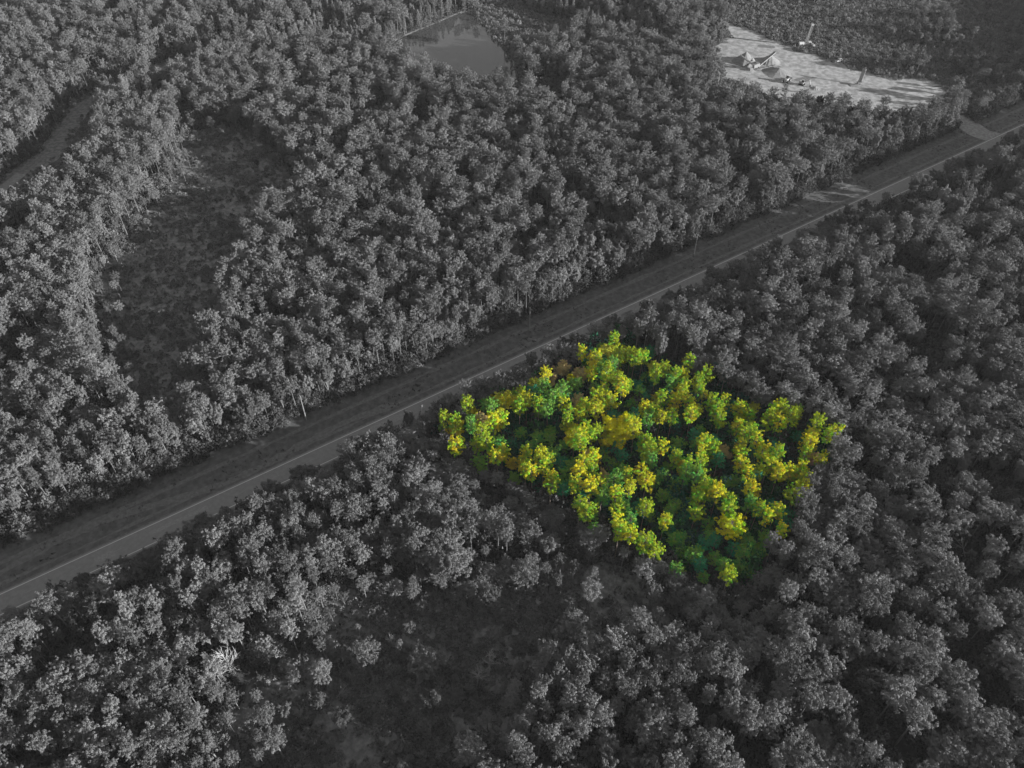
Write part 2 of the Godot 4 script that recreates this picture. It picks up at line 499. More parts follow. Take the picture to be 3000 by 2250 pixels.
func lay_ground():
	var big := PackedVector2Array([Vector2(-2600, 1200), Vector2(2600, 1200), Vector2(2600, -4200), Vector2(-2600, -4200)])
	structure("ground", sheet(big, 0.0, 99999, 0), M.forest, "dark shaded forest floor under the pines")
	structure("lot_ground", sheet(lot_floor, 0.008, 5, 0.8), M.lot_floor, "dark teal brown floor of the coloured lot")
	structure("clearing_ground", sheet(clear_left, 0.01), M.rough, "dark overgrown clearing left of centre")
	structure("clearing_ground", sheet(clear_low, 0.01), M.rough, "dark brushy clearing below the coloured lot")
	structure("field", sheet(clear_top, 0.01), M.grass, "shaded grass field beyond the sand yard")
	structure("scrub_ground", sheet(scrub_area, 0.014), M.grass, "scrubby grass slope behind the mast")
	structure("pond_shore", sheet(bank_area, 0.014), M.grass, "bare scrubby shore right of the pond")
	structure("field", sheet(glade, 0.01), M.track, "pale grass opening at the top edge")
	structure("verge", band(straight(9.0), 10.5, 0.02, 1.5), M.grass, "mown grass verge along the road's far side")
	structure("verge", band(straight(-10.2), 3.6, 0.02, 0.8), M.grass, "narrow grass verge along the road's near side")
	var tr := PackedVector2Array()
	for k in 40:
		var a := -30.0 + k * 4.0
		tr.append(road_from + road_way * a + road_far * (7.2 + 2.5 * sin(a * 0.07) - maxf(0.0, a - 40) * 0.06))
	structure("worn_path", band(smooth_path(tr), 1.3, 0.028, 1.4), M.track, "worn vehicle track curving along the verge")
	for k in 2:
		structure("mown_strip", band(straight(3.4 + k * 7.5, -120.0, 520.0, 4.0), 0.5 + 0.25 * (k % 3), 0.024, 0.9), M.track, "paler mown strip along the grass verge")
	structure("gravel_shoulder", band(straight(0.85, -160.0, 760.0, 2.0), 0.4, 0.034, 0.5), M.track, "ragged gravel shoulder on the road's far side")
	structure("gravel_shoulder", band(straight(-7.7, -160.0, 760.0, 2.0), 0.4, 0.034, 0.5), M.track, "ragged gravel shoulder on the road's near side")
	rng.seed = 5
	for k in 7:
		var a := rng.randf_range(-30, 420)
		var c: Vector2 = road_from + road_way * a + road_far * rng.randf_range(-5.2, -1.6)
		var l := rng.randf_range(1.5, 9.0)
		var h := rng.randf_range(0.5, 1.3)
		structure("road_patch", sheet(PackedVector2Array([c - road_way * l - road_far * h, c + road_way * l - road_far * h, c + road_way * l + road_far * h, c - road_way * l + road_far * h]), 0.053, 1.0, 0.12), M.patch, "patched asphalt on the road")
	structure("road", band(straight(-3.4), 4.1, 0.05), M.asphalt, "straight two lane asphalt road in shade")
	structure("road_edge_line", band(straight(0.0), 0.13, 0.056), M.paint, "solid white line along the road's far edge")
	structure("road_edge_line", band(straight(-6.8), 0.13, 0.056), M.paint, "solid white line along the road's near edge")
	var k0 := -150.0
	while k0 < 620.0:
		structure("road_centre_dash", band(straight(-3.4, k0, k0 + 3.01, 3.0), 0.06, 0.056), M.worn_paint)
		k0 += 12.0
	var lp := smooth_path(left_road)
	structure("left_verge", band(lp, 6.5, 0.012, 1.5), M.rough, "grass strips beside the dirt road at left")
	structure("dirt_road", band(lp.slice(0, 12), 2.6, 0.02, 0.6), M.pale_road, "pale dirt road entering at the left edge")
	structure("sand_yard", sheet(sand, 0.03, 2.5, 2.6), M.sand, "pale churned sand yard with machines")
	for k in 26:
		var c := Vector2(rng.randf_range(110, 250), rng.randf_range(-500, -400))
		if not inside(c, sand):
			continue
		var p := PackedVector2Array()
		var l := rng.randf_range(3, 12)
		var w := rng.randf_range(0.6, 2.4)
		var turn := rng.randf_range(-0.5, 0.3)
		for q in 14:
			p.append(c + Vector2(cos(TAU * q / 14) * l, sin(TAU * q / 14) * w).rotated(turn) * rng.randf_range(0.7, 1.2))
		structure("dirt_patch", sheet(p, 0.034 + 0.0006 * k, 1.0, 0.5), M.dirt if k % 3 else M.track, "darker churned patch on the sand yard")
	for k in sand.size():
		for j in 2:
			var c := sand[k].lerp(sand[(k + 1) % sand.size()], 0.5 * j + rng.randf_range(0.0, 0.3))
			var p := PackedVector2Array()
			var l := rng.randf_range(2.5, 8.0)
			var w := rng.randf_range(1.0, 3.2)
			for q in 12:
				p.append(c + Vector2(cos(TAU * q / 12) * l, sin(TAU * q / 12) * w) * rng.randf_range(0.6, 1.2))
			structure("worn_edge", sheet(p, 0.056 + 0.0006 * (k * 2 + j), 1.0, 0.7), M.grass if (k + j) % 3 else M.dirt, "grass creeping over the edge of the sand yard")
	structure("driveway", sheet(drive, 0.04, 3.0, 0.5), M.dirt, "pale dirt driveway joining the road")
	structure("pond_water", sheet(pond, 0.05, 4.0, 1.0), M.water, "still grey pond reflecting the sky")
	structure("pond_bank", band(smooth_path(pond.slice(0, 5)), 0.9, 0.06, 0.5), M.sand, "pale sandy edge along the pond's far shore")


# ------------------------------------------------------------ tree shapes
var shapes := {}


func leaf_clump(v: PackedVector3Array, col: PackedColorArray, c: Vector3, out: Vector3, r: float, n: int, shade: Color, spread := 1.0, broad := 0.3):
	# a tuft: leaves that lie over a small dome, and some that stick out of it
	for i in n:
		var d := (Vector3(rng.randfn(), rng.randfn(), rng.randfn()).normalized() * spread + out * 0.7).normalized()
		var s := d.cross(Vector3(rng.randfn(), rng.randfn(), rng.randfn())).normalized()
		var k := shade * rng.randf_range(0.9, 1.1)
		k.a = 1
		if i % 3 == 0:
			var len := r * rng.randf_range(0.9, 1.3)
			var a := c + d * len * rng.randf_range(0.2, 0.4)
			var w := s * len * broad
			v.append_array([a + w, c + d * len, a - w])
		else:
			var t := d.cross(s)
			var m := c + d * r * rng.randf_range(0.7, 1.0)
			var e := r * rng.randf_range(0.22, 0.4)
			var up := d * e * rng.randf_range(-0.3, 0.3)
			v.append_array([m + s * e + up, m - s * e * 0.5 + t * e * 0.85 - up, m - s * e * 0.5 - t * e * 0.85])
		col.append_array([k, k, k])


func pine_shape(seed_: int, tall: float, crown_part: float, radius: float, levels: int, pointed: float, hue := Color(0, 0, 0)) -> Array:
	rng.seed = seed_
	var wood := PackedVector3Array()
	var v := PackedVector3Array()
	var col := PackedColorArray()
	var lean := Vector3(rng.randf_range(-0.5, 0.5), 0, rng.randf_range(-0.5, 0.5))
	var stem := func(h: float) -> Vector3: return Vector3(0, h, 0) + lean * pow(h / tall, 2.0)
	for k in 6:
		tube(wood, stem.call(tall * k / 6.0), stem.call(tall * (k + 1) / 6.0), 0.21 * (1.0 - k / 6.6), 0.21 * (1.0 - (k + 1) / 6.6), 6)
	var base := tall * (1.0 - crown_part)
	for l in levels:
		var f := (l + rng.randf_range(0.0, 0.8)) / levels
		var h := lerpf(base, tall * 0.985, f)
		var reach := radius * (pow(1.0 - f, pointed) * (0.5 + 0.5 * minf(1.0, f * 3.0)) + 0.14)
		var arms := rng.randi_range(4, 6)
		var turn := rng.randf() * TAU
		for b in arms:
			if rng.randf() < 0.1:
				continue
			var a := turn + TAU * b / arms + rng.randf_range(-0.35, 0.35)
			var reach_b := reach * rng.randf_range(0.6, 1.18)
			var rise := lerpf(0.1, 0.9, f) + rng.randf_range(-0.15, 0.2)
			var o: Vector3 = stem.call(h)
			var way := Vector3(cos(a), 0, sin(a))
			var e := o + way * reach_b + Vector3(0, rise * reach_b, 0)
			tube(wood, o, e, 0.05, 0.02, 3)
			var n := maxi(2, int(reach_b / 0.4))
			var tone := rng.randf_range(0.74, 1.24)
			var warm := rng.randf_range(0.38, 1.28)
			for q in n:
				var u := 1.0 - 0.72 * float(q) / n
				var side := Vector3(-way.z, 0, way.x) * rng.randf_range(-0.42, 0.42) * reach_b * (0.5 + 0.5 * u) * 0.8
				var c := o.lerp(e, u) + side + Vector3(0, rng.randf_range(-0.05, 0.3), 0)
				var sh := Color(tone, tone, tone) * rng.randf_range(0.85, 1.15)
				if hue != Color(0, 0, 0):
					sh = Color(sh.r * warm * rng.randf_range(0.75, 1.25), sh.g, sh.b * rng.randf_range(0.6, 1.6) / warm)
				leaf_clump(v, col, c, (way * 0.6 + Vector3.UP).normalized(), rng.randf_range(0.3, 0.54), 24, sh)
	leaf_clump(v, col, stem.call(tall), Vector3.UP, 0.6, 14, Color(1, 1, 1))
	return [to_mesh(wood), to_mesh(v, col)]


func hardwood_shape(seed_: int, tall: float, radius: float, limbs: int, upright: float, hue := Color(0, 0, 0)) -> Array:
	rng.seed = seed_
	var wood := PackedVector3Array()
	var v := PackedVector3Array()
	var col := PackedColorArray()
	var fork := tall * 0.3
	tube(wood, Vector3.ZERO, Vector3(0, fork, 0), 0.24, 0.18, 6)
	tube(wood, Vector3(0, fork, 0), Vector3(0.1, tall * 0.93, 0.1), 0.18, 0.04, 5)
	for l in limbs:
		var f := float(l) / limbs
		var a := l * 2.4 + rng.randf_range(-0.4, 0.4)
		var h0 := fork * rng.randf_range(0.7, 1.1) + f * tall * 0.4
		var o := Vector3(0, h0, 0)
		var way := Vector3(cos(a), 0, sin(a))
		var e := way * radius * rng.randf_range(0.45, 1.0) * (1.0 - 0.45 * f)
		e.y = minf(tall, h0 + (tall - h0) * rng.randf_range(0.35, 0.8) * upright + f * tall * 0.12)
		tube(wood, o, e, 0.08, 0.03, 3)
		var tone := rng.randf_range(0.72, 1.22)
		var twigs := rng.randi_range(6, 9)
		for t in twigs:
			var u := rng.randf_range(0.4, 1.05)
			var p := o.lerp(e, u)
			var d := (way * rng.randf_range(0.1, 1.0) + Vector3(rng.randfn() * 0.5, rng.randf_range(0.3, 1.4) * upright, rng.randfn() * 0.5)).normalized()
			var ln := radius * rng.randf_range(0.25, 0.5)
			tube(wood, p, p + d * ln, 0.03, 0.012, 3)
			for q in 5:
				var sh := Color(tone, tone, tone) * rng.randf_range(0.82, 1.18)
				if hue != Color(0, 0, 0):
					sh = Color(sh.r * rng.randf_range(0.75, 1.2), sh.g * rng.randf_range(0.85, 1.1), sh.b * rng.randf_range(0.6, 1.5))
				var c := p + d * ln * (0.3 + 0.18 * q) + Vector3(rng.randfn(), rng.randfn(), rng.randfn()) * 0.16
				leaf_clump(v, col, c, d, rng.randf_range(0.34, 0.54), 20, sh, 1.1, 0.24)
	return [to_mesh(wood), to_mesh(v, col)]


func shrub_shape(seed_: int, tall: float, radius: float, n: int, hue := false) -> ArrayMesh:
	rng.seed = seed_
	var v := PackedVector3Array()
	var col := PackedColorArray()
	for i in n:
		var d := Vector3(rng.randfn(), absf(rng.randfn()) + 0.15, rng.randfn()).normalized()
		var c := Vector3(d.x * radius, d.y * tall, d.z * radius) * rng.randf_range(0.5, 1.0)
		var t := rng.randf_range(0.65, 1.3)
		leaf_clump(v, col, c, d, rng.randf_range(0.35, 0.6), 7, Color(t, t, t), 1.1, 0.36)
	return to_mesh(v, col)


func bare_shape(seed_: int, tall: float, twiggy := 1.0) -> Array:
	rng.seed = seed_
	var trunk := PackedVector3Array()
	var limbs := PackedVector3Array()
	tube(trunk, Vector3.ZERO, Vector3(0.1, tall * 0.5, 0), 0.24, 0.16, 6)
	tube(trunk, Vector3(0.1, tall * 0.5, 0), Vector3(0, tall, 0.2), 0.16, 0.04, 5)
	for i in int(26 * twiggy):
		var f := rng.randf_range(0.35, 0.97)
		var o := Vector3(0.08, tall * f, 0.1 * f)
		var a := i * 2.4 + rng.randf_range(-0.3, 0.3)
		var d := Vector3(cos(a), rng.randf_range(0.5, 1.1), sin(a)).normalized()
		var ln := tall * 0.3 * (1.25 - f) * rng.randf_range(0.7, 1.2) + 0.5
		tube(limbs, o, o + d * ln, 0.085, 0.045, 4)
		for k in 4:
			var p := o + d * ln * (0.4 + 0.2 * k)
			var e := (d + Vector3(rng.randfn(), rng.randfn() * 0.6 + 0.4, rng.randfn()) * 0.8).normalized()
			tube(limbs, p, p + e * ln * 0.4, 0.045, 0.02, 3)
	return [to_mesh(trunk), to_mesh(limbs)]


func make_tree_shapes():
	shapes.pine = []
	for i in 8:
		shapes.pine.append(pine_shape(100 + i, [16.0, 17.0, 15.5, 16.5, 17.5, 15.0, 16.0, 17.0][i], [0.38, 0.34, 0.42, 0.32, 0.36, 0.46, 0.3, 0.4][i], [3.0, 2.8, 3.2, 3.3, 2.7, 2.9, 3.4, 2.8][i], [8, 8, 9, 7, 8, 9, 7, 8][i], [0.4, 0.45, 0.5, 0.36, 0.42, 0.6, 0.34, 0.48][i]))
	shapes.hard = []
	for i in 6:
		shapes.hard.append(hardwood_shape(200 + i, [13.0, 12.0, 14.0, 11.5, 13.5, 12.5][i], [2.9, 3.3, 2.4, 3.2, 2.7, 3.0][i], [20, 22, 18, 20, 20, 22][i], [1.0, 0.8, 1.25, 0.8, 1.1, 0.9][i]))
	shapes.slim = []
	for i in 3:
		shapes.slim.append(pine_shape(300 + i, [11.0, 12.5, 10.0][i], [0.8, 0.78, 0.85][i], [1.7, 1.5, 1.8][i], 13, 0.95))
	shapes.lot = []
	for i in 5:
		shapes.lot.append(pine_shape(400 + i, [16.0, 17.0, 15.0, 16.5, 15.5][i], [0.38, 0.34, 0.42, 0.36, 0.4][i], [2.9, 2.7, 3.1, 2.9, 3.2][i], [8, 8, 9, 8, 8][i], [0.4, 0.45, 0.5, 0.4, 0.45][i], Color(1, 1, 1)))
	shapes.hero = []
	for i in 3:
		shapes.hero.append(hardwood_shape(500 + i, [14.0, 12.5, 13.0][i], [2.9, 2.7, 3.1][i], [24, 20, 22][i], [1.2, 1.0, 1.1][i], Color(1, 1, 1)))


# ------------------------------------------------------------ where trees stand
func edge_distance(p: Vector2, poly: PackedVector2Array) -> float:
	var d := 1e9
	for i in poly.size():
		d = minf(d, Geometry2D.get_closest_point_to_segment(p, poly[i], poly[(i + 1) % poly.size()]).distance_to(p))
	return d


func open_ground(p: Vector2, young := false) -> bool:
	# true where no tree of the woods stands
	var ab := road_ab(p)
	var wob := wide.get_noise_2d(p.x * 2.0, p.y * 2.0) * 3.0
	if ab.y > -lerpf(12.0, 10.2, smoothstep(20.0, 150.0, ab.x)) and ab.y < 18.0 + wob + 5.0 * clampf(1.0 - ab.x / 90.0, 0.0, 1.0):
		return true
	for g in groves:
		if Vector2((p.x - g[0]) / g[2], (p.y - g[1]) / g[3]).length() < 1.0 + 0.6 * fine.get_noise_2d(p.x, p.y) and not inside(p, sand) and not inside(p, drive):
			return rng.randf() < 0.75
	for poly in [pond, sand, drive, scrub_area, bank_area, glade]:
		if inside(p, poly):
			return true
	for poly in [clear_left, clear_low, clear_top]:
		if inside(p, poly):
			return not (young and edge_distance(p, poly) < 9.0 and rng.randf() < (0.12 if poly == clear_left else 0.3))
	for i in left_road.size() - 1:
		var c := Geometry2D.get_closest_point_to_segment(p, left_road[i], left_road[i + 1])
		if c.distance_to(p) < (left_road_width(i) if p.x > c.x else 6.0):
			return true
	return false


func on_left_road(p: Vector2) -> bool:
	for i in left_road.size() - 1:
		if Geometry2D.get_closest_point_to_segment(p, left_road[i], left_road[i + 1]).distance_to(p) < 3.6:
			return true
	return false


func left_road_width(i: int) -> float:
	return [32.0, 32.0, 26.0, 18.0, 14.0, 12.0, 10.0, 9.0, 8.0][mini(i, 8)]


func in_gap(p: Vector2, k := 0.9) -> bool:
	for g in gaps:
		var dx: float = (p.x - g[0]) / (g[2] * k)
		var dy: float = (p.y - g[1]) / (g[3] * k)
		if dx * dx + dy * dy < 1.0 + 0.5 * fine.get_noise_2d(p.x, p.y):
			return true
	return false


func photo_place(p: Vector3) -> Vector2:
	# share of the way across and down the frame, for words only
	var s := sqrt(0.5)
	var d := (-p.z) * s + (200.0 - p.y) * s
	var up := (-p.z) * s - (200.0 - p.y) * s
	return Vector2(0.5 + 2357.0 * p.x / d / 3000.0, 0.5 - 2357.0 * up / d / 2250.0)


func crown_size(p: Vector2) -> float:
	# crowns are broadest in the old woods near the lower right, slim in the plantations
	var right := smoothstep(10.0, 110.0, p.x - (p.y + 120.0) * 0.25)
	var near := smoothstep(-330.0, -110.0, p.y)
	var s := 0.84 + 0.3 * right * near + 0.25 * right * smoothstep(-120.0, -80.0, p.y)
	if p.y < -250.0 and p.x > -150.0:
		s += 0.18
	return s


func whereabouts(p: Vector2) -> String:
	var ab := road_ab(p)
	if inside(p, lot_crown):
		return "on the coloured lot"
	if ab.y > 18 and ab.y < 30:
		return "at the road's far edge"
	if ab.y < -11 and ab.y > -24:
		return "at the road's near edge"
	for g in [[pond, "by the pond"], [clear_left, "by the left clearing"], [clear_low, "by the lower clearing"], [sand, "by the sand yard"], [lot_crown, "beside the coloured lot"]]:
		for q in g[0]:
			if q.distance_to(p) < 16:
				return g[1]
	return "in the upper woods" if ab.y > 0 else "in the lower woods"


func in_words(n: int) -> String:
	var ones := ["zero", "one", "two", "three", "four", "five", "six", "seven", "eight", "nine", "ten", "eleven", "twelve", "thirteen", "fourteen", "fifteen", "sixteen", "seventeen", "eighteen", "nineteen"]
	if n < 20:
		return ones[clampi(n, 0, 19)]
	var t: String = ["twenty", "thirty", "forty", "fifty", "sixty", "seventy", "eighty", "ninety", "hundred"][mini(n / 10 - 2, 8)]
	return t if n % 10 == 0 else "%s-%s" % [t, ones[n % 10]]


func unique_label(start: String, p: Vector3) -> String:
	var q := photo_place(p) * 100.0
	var l := "%s, %s percent across, %s down the photo" % [start, in_words(roundi(q.x)), in_words(roundi(q.y))]
	while used_labels.has(l):
		l = l.replace("the photo", "photo") if l.ends_with("the photo") else l + " behind"
	used_labels[l] = true
	return l


var tree_prototypes := {}


func tree(kind: String, called: String, variant: int, mat: Material, bark: Material, at: Vector2, turn: float, size: Vector3, label: String, category: String, group: String) -> Node3D:
	var key := "%s/%d" % [kind, variant]
	var o: Node3D
	if not tree_prototypes.has(key):
		o = Node3D.new()
		part("trunk", shapes[kind][variant][0], bark, o)
		part("crown", shapes[kind][variant][1], mat, o)
		tree_prototypes[key] = o
	else:
		o = tree_prototypes[key].duplicate()
		o.get_node("trunk").material_override = bark
		o.get_node("crown").material_override = mat
	o.name = numbered(called)
	add_child(o, true)
	o.position = Vector3(at.x, 0, at.y)
	o.rotation.y = turn
	o.scale = size
	tag(o, label, category, group)
	return o


func plant_trees():
	# trees that stand apart come first and keep a space of their own
	var taken := {}
	var cell := 4.0
	var put := func(p: Vector2, r: float):
		var k := Vector2i((p / cell).floor())
		if not taken.has(k):
			taken[k] = []
		taken[k].append([p, r])
	var free := func(p: Vector2, r: float) -> bool:
		var k := Vector2i((p / cell).floor())
		for i in range(-2, 3):
			for j in range(-2, 3):
				for e in taken.get(k + Vector2i(i, j), []):
					if e[0].distance_to(p) < minf(r, e[1]):
						return false
		return true
	rng.seed = 21
	var n := 0
	for t in lone:
		var p := Vector2(t[1], t[2])
		put.call(p, 4.0 * t[4])
		if t[0] == "p":
			tree("pine", "pine_tree", [2, 5, 0, 7][n % 4], M["pine%d" % [2, 3, 1][n % 3]], M.bark, p, n * 1.9, Vector3(t[4], t[5], t[4]), t[6], "pine tree", "pine trees of the woods")
		else:
			tree("hard", "hardwood_tree", n % 6, M["hard%d" % (n % 2)], M.bark, p, n * 1.9, Vector3(t[4], t[5], t[4]), t[6], "tree", "broadleaf trees of the woods")
		n += 1
	for t in hero:
		var p := Vector2(t[0], t[1])
		put.call(p, 3.6 * t[3])
		if t[5] == 5:
			tree("lot", "green_pine", 2, M.hero5, M.lot_bark, p, n * 1.9, Vector3(t[3], t[4], t[3]), t[6], "pine tree", "pines of the coloured lot")
		else:
			tree("hero", "autumn_tree", n % 3, M["hero%d" % t[5]], M.lot_bark, p, n * 1.9, Vector3(t[3], t[4], t[3]), t[6], "tree", "autumn trees of the coloured lot")
		n += 1
	for i in 130:
		var p := Vector2(rng.randf_range(-80, 25), rng.randf_range(-160, -65))
		var q := photo_place(Vector3(p.x, 3, p.y))
		if not inside(p, clear_low) or not free.call(p, 4.0) or q.y > 1.0:
			continue
		put.call(p, 2.5)
		var k := rng.randf_range(0.3, 0.55) if i % 3 else rng.randf_range(0.62, 0.88)
		var what := "small bushy tree in the lower clearing"
		if rng.randf() < 0.6:
			tree("hard", "hardwood_tree", i % 6, M["hard%d" % (i % 3)], M.bark, p, i * 1.9, Vector3(k * 1.1, k, k * 1.1), unique_label(what, Vector3(p.x, 4, p.y)), "tree", "broadleaf trees of the woods")
		else:
			tree("slim", "young_pine", i % 3, M["pine%d" % (i % 4)], M.bark, p, i * 1.9, Vector3(k * 1.5, k, k * 1.5), unique_label("young pine in the lower clearing", Vector3(p.x, 4, p.y)), "pine tree", "young pines in the clearing")
	n = 0
	for t in bare:
		var p := Vector2(t[0], t[1])
		put.call(p, 5.0 if n == 0 else 3.5)
		var sh := bare_shape(600 + n, 11.0, 1.3 if n == 0 else 0.7 if n < 4 else 0.35)
		var o := thing("bare_tree", t[4], "dead tree", Vector3(p.x, 0, p.y), n * 1.3, "leafless trees")
		var m: Material = M.dead_white if n in [0, 4] else M.dead
		part("trunk", sh[0], m, o)
		part("branches", sh[1], m, o)
		o.scale = Vector3.ONE * t[2] * 1.25
		o.rotation.z = -t[3]
		n += 1
	# the woods: darts that keep their distance
	rng.seed = 33
	var spots := []
	for i in 120000:
		var p := Vector2(rng.randf_range(-450, 520), rng.randf_range(-680, -35))
		var q := photo_place(Vector3(p.x, 10, p.y))
		if q.x < -0.12 or q.x > 1.2 or q.y < -0.1 or q.y > 1.12:
			continue
		if open_ground(p, true):
			continue
		var on_lot := inside(p, lot_crown) or inside(p, lot_behind)
		var w := wide.get_noise_2d(p.x, p.y)
		var s := crown_size(p)
		var r := 3.1 * s * (1.0 + 0.3 * maxf(0.0, w * 1.6)) * (1.0 + 0.2 * clampf((s - 1.1) * 3.0, 0.0, 1.0))
		if on_lot:
			r = 2.85
		var low := false
		if in_gap(p, 0.95 if on_lot else 0.9):
			low = on_lot
			if rng.randf() > (0.6 if on_lot else 0.02):
				continue
		elif w > 0.28 and not on_lot and rng.randf() < 0.6:
			continue
		if not free.call(p, r):
			continue
		put.call(p, r)
		spots.append([p, s, w, on_lot, low])
	var grey := {"pine": [], "hard": [], "slim": []}
	var lot_pines := 0
	for e in spots:
		var p: Vector2 = e[0]
		var s: float = e[1] * rng.randf_range(0.72, 1.25)
		var ab := road_ab(p)
		var hh: float = rng.randf_range(0.88, 1.12) + e[2] * 0.1
		if e[3]:
			var road_side := ab.y > -30.0
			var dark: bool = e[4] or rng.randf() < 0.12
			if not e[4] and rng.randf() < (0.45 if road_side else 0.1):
				var tone: int = [1, 0, 3, 1, 2, 3][rng.randi() % 6]
				var at := Vector3(p.x, 8, p.y)
				var start := "%s leafy tree on the coloured lot" % ["bright yellow", "pale yellow", "golden", "tan", "rusty", "gold"][tone]
				tree("hero", "autumn_tree", rng.randi() % 3, M["hero%d" % tone] if rng.randf() < 0.6 else M.lot2, M.lot_bark, p, rng.randf() * TAU, Vector3(0.66, 0.64 * hh, 0.66) * rng.randf_range(0.8, 1.1), unique_label(start, at), "tree", "autumn trees of the coloured lot")
			elif lot_pines < 298:
				lot_pines += 1
				var tone := int([4, 2, 4, 2][rng.randi() % 4]) if dark else int([0, 0, 1, 1, 2, 0, 3, 3][rng.randi() % 8])  # low trees take teal and green tones, their shade painted into the needles
				var start := "%s pine on the coloured lot" % ["green", "lime green", "mid green", "yellow green", "painted shade green"][tone]
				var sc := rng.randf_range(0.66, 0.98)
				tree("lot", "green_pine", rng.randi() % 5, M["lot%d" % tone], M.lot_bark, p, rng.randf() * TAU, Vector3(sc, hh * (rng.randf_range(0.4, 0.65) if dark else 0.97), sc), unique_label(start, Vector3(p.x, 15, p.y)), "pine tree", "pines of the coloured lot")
			continue
		var hard_share := 0.2
		if ab.y < 0 and ab.y > -22:
			hard_share = 0.75
		elif ab.y > 18 and ab.y < 23:
			hard_share = 0.45
		elif p.x > -120 and p.y < -250:
			hard_share = 0.4
		elif p.x < -120 and p.y < -300:
			hard_share = 0.12
		hard_share += clampf(wide.get_noise_2d(p.x + 500, p.y) * 0.9, -0.2, 0.3)
		var kind := "hard" if rng.randf() < hard_share else "pine"
		var top_strip := p.y < -470 and p.x > -190 and p.x < 90
		if top_strip and rng.randf() < 0.75 or rng.randf() < 0.03:
			kind = "slim"
		if ab.y < -8 and ab.y > -18:
			hh *= lerpf(0.5, 0.72, smoothstep(40.0, 180.0, ab.x))
		elif inside(p, clear_left) or inside(p, clear_low) or inside(p, clear_top):
			hh *= 0.55
			s *= 0.7
		elif inside(p, lot_front):
			hh *= 0.6
		elif ab.y <= -18 and ab.y > -23:
			hh *= 0.8
		elif ab.y <= -23 and ab.y > -40:
			hh *= 1.12
		grey[kind].append([p, s, hh])
	for kind in grey:
		var called: String = {"pine": "pine_tree", "hard": "hardwood_tree", "slim": "slim_conifer"}[kind]
		var group: String = {"pine": "pine trees of the woods", "hard": "broadleaf trees of the woods", "slim": "slim pointed trees of the woods"}[kind]
		var list: Array = grey[kind]
		list.sort_custom(func(a, b): return a[0].length() / a[1] < b[0].length() / b[1])
		var most := 300 - (int(used_names.get(called, 0)))
		var rest := []
		for e in list:
			var p: Vector2 = e[0]
			var v := rng.randi() % int(shapes[kind].size())
			var tone := rng.randi() % 5
			var turn := rng.randf() * TAU
			var size := Vector3(e[1], e[2], e[1])
			if kind == "hard":
				size = Vector3(lerpf(1.0, e[1], 0.6), e[2], lerpf(1.0, e[1], 0.6))
			var top := Vector3(p.x, (13.0 if kind == "pine" else 8.0) * e[2], p.y)
			var q := photo_place(top)
			if most > 0 and q.x > 0.0 and q.x < 1.0 and q.y > 0.0 and q.y < 1.0:
				most -= 1
				var look := "%s %s %s" % [["dark", "dull", "grey", "light", "pale"][tone], "broad" if e[1] > 1.3 else "slender" if e[1] < 0.9 else "rounded", {"pine": "pine", "hard": "leafy tree", "slim": "pointed conifer"}[kind]]
				tree(kind, called, v, M[("hard" if kind == "hard" else "pine") + str(tone)], M.bark, p, turn, size, unique_label("%s %s" % [look, whereabouts(p)], top), "pine tree" if kind == "pine" else "tree", group)
			else:
				rest.append([v, Transform3D(Basis(Vector3.UP, turn).scaled_local(size), Vector3(p.x, 0, p.y)), tone])
		woodland({"pine": "pine_woodland", "hard": "hardwood_woodland", "slim": "conifer_woodland"}[kind], {"pine": "grey pine woods spreading far behind the nearest trees", "hard": "grey broadleaf woods mixed among the distant pines", "slim": "slim pointed conifers massed near the pond"}[kind], kind, rest)
	print("trees: ", spots.size(), " lot pines ", lot_pines)


func woodland(called: String, label: String, kind: String, rest: Array):
	var o := Node3D.new()
	o.name = called
	add_child(o, true)
	o.set_meta("kind", "stuff")
	tag(o, label, "woods")
	var greys := [0.125, 0.145, 0.165, 0.185, 0.21] if kind != "hard" else [0.1, 0.13, 0.155, 0.18, 0.205]
	for v in shapes[kind].size():
		var list := rest.filter(func(e): return e[0] == v)
		if list.is_empty():
			continue
		for layer in 2:
			var mm := MultiMesh.new()
			mm.transform_format = MultiMesh.TRANSFORM_3D
			mm.use_colors = layer == 1
			mm.mesh = shapes[kind][v][layer]
			mm.instance_count = list.size()
			for i in list.size():
				mm.set_instance_transform(i, list[i][1])
				if layer == 1:
					var c: float = greys[list[i][2]]
					mm.set_instance_color(i, Color(c, c, c))
			var mi := MultiMeshInstance3D.new()
			mi.name = ["trunks", "crowns"][layer]
			mi.multimesh = mm
			mi.material_override = [M.bark, M.mass][layer]
			mi.set_meta("kind", "stuff")
			o.add_child(mi, true)


func scatter(called: String, label: String, category: String, meshes: Array, list: Array):
	var o := Node3D.new()
	o.name = called
	add_child(o, true)
	o.set_meta("kind", "stuff")
	tag(o, label, category)
	for v in meshes.size():
		var l := list.filter(func(e): return e[0] == v)
		if l.is_empty():
			continue
		var mm := MultiMesh.new()
		mm.transform_format = MultiMesh.TRANSFORM_3D
		mm.use_colors = true
		mm.mesh = meshes[v]
		mm.instance_count = l.size()
		for i in l.size():
			mm.set_instance_transform(i, l[i][1])
			mm.set_instance_color(i, l[i][2])
		var mi := MultiMeshInstance3D.new()
		mi.name = "bushes"
		mi.multimesh = mm
		mi.material_override = M.shrub
		mi.set_meta("kind", "stuff")
		o.add_child(mi, true)


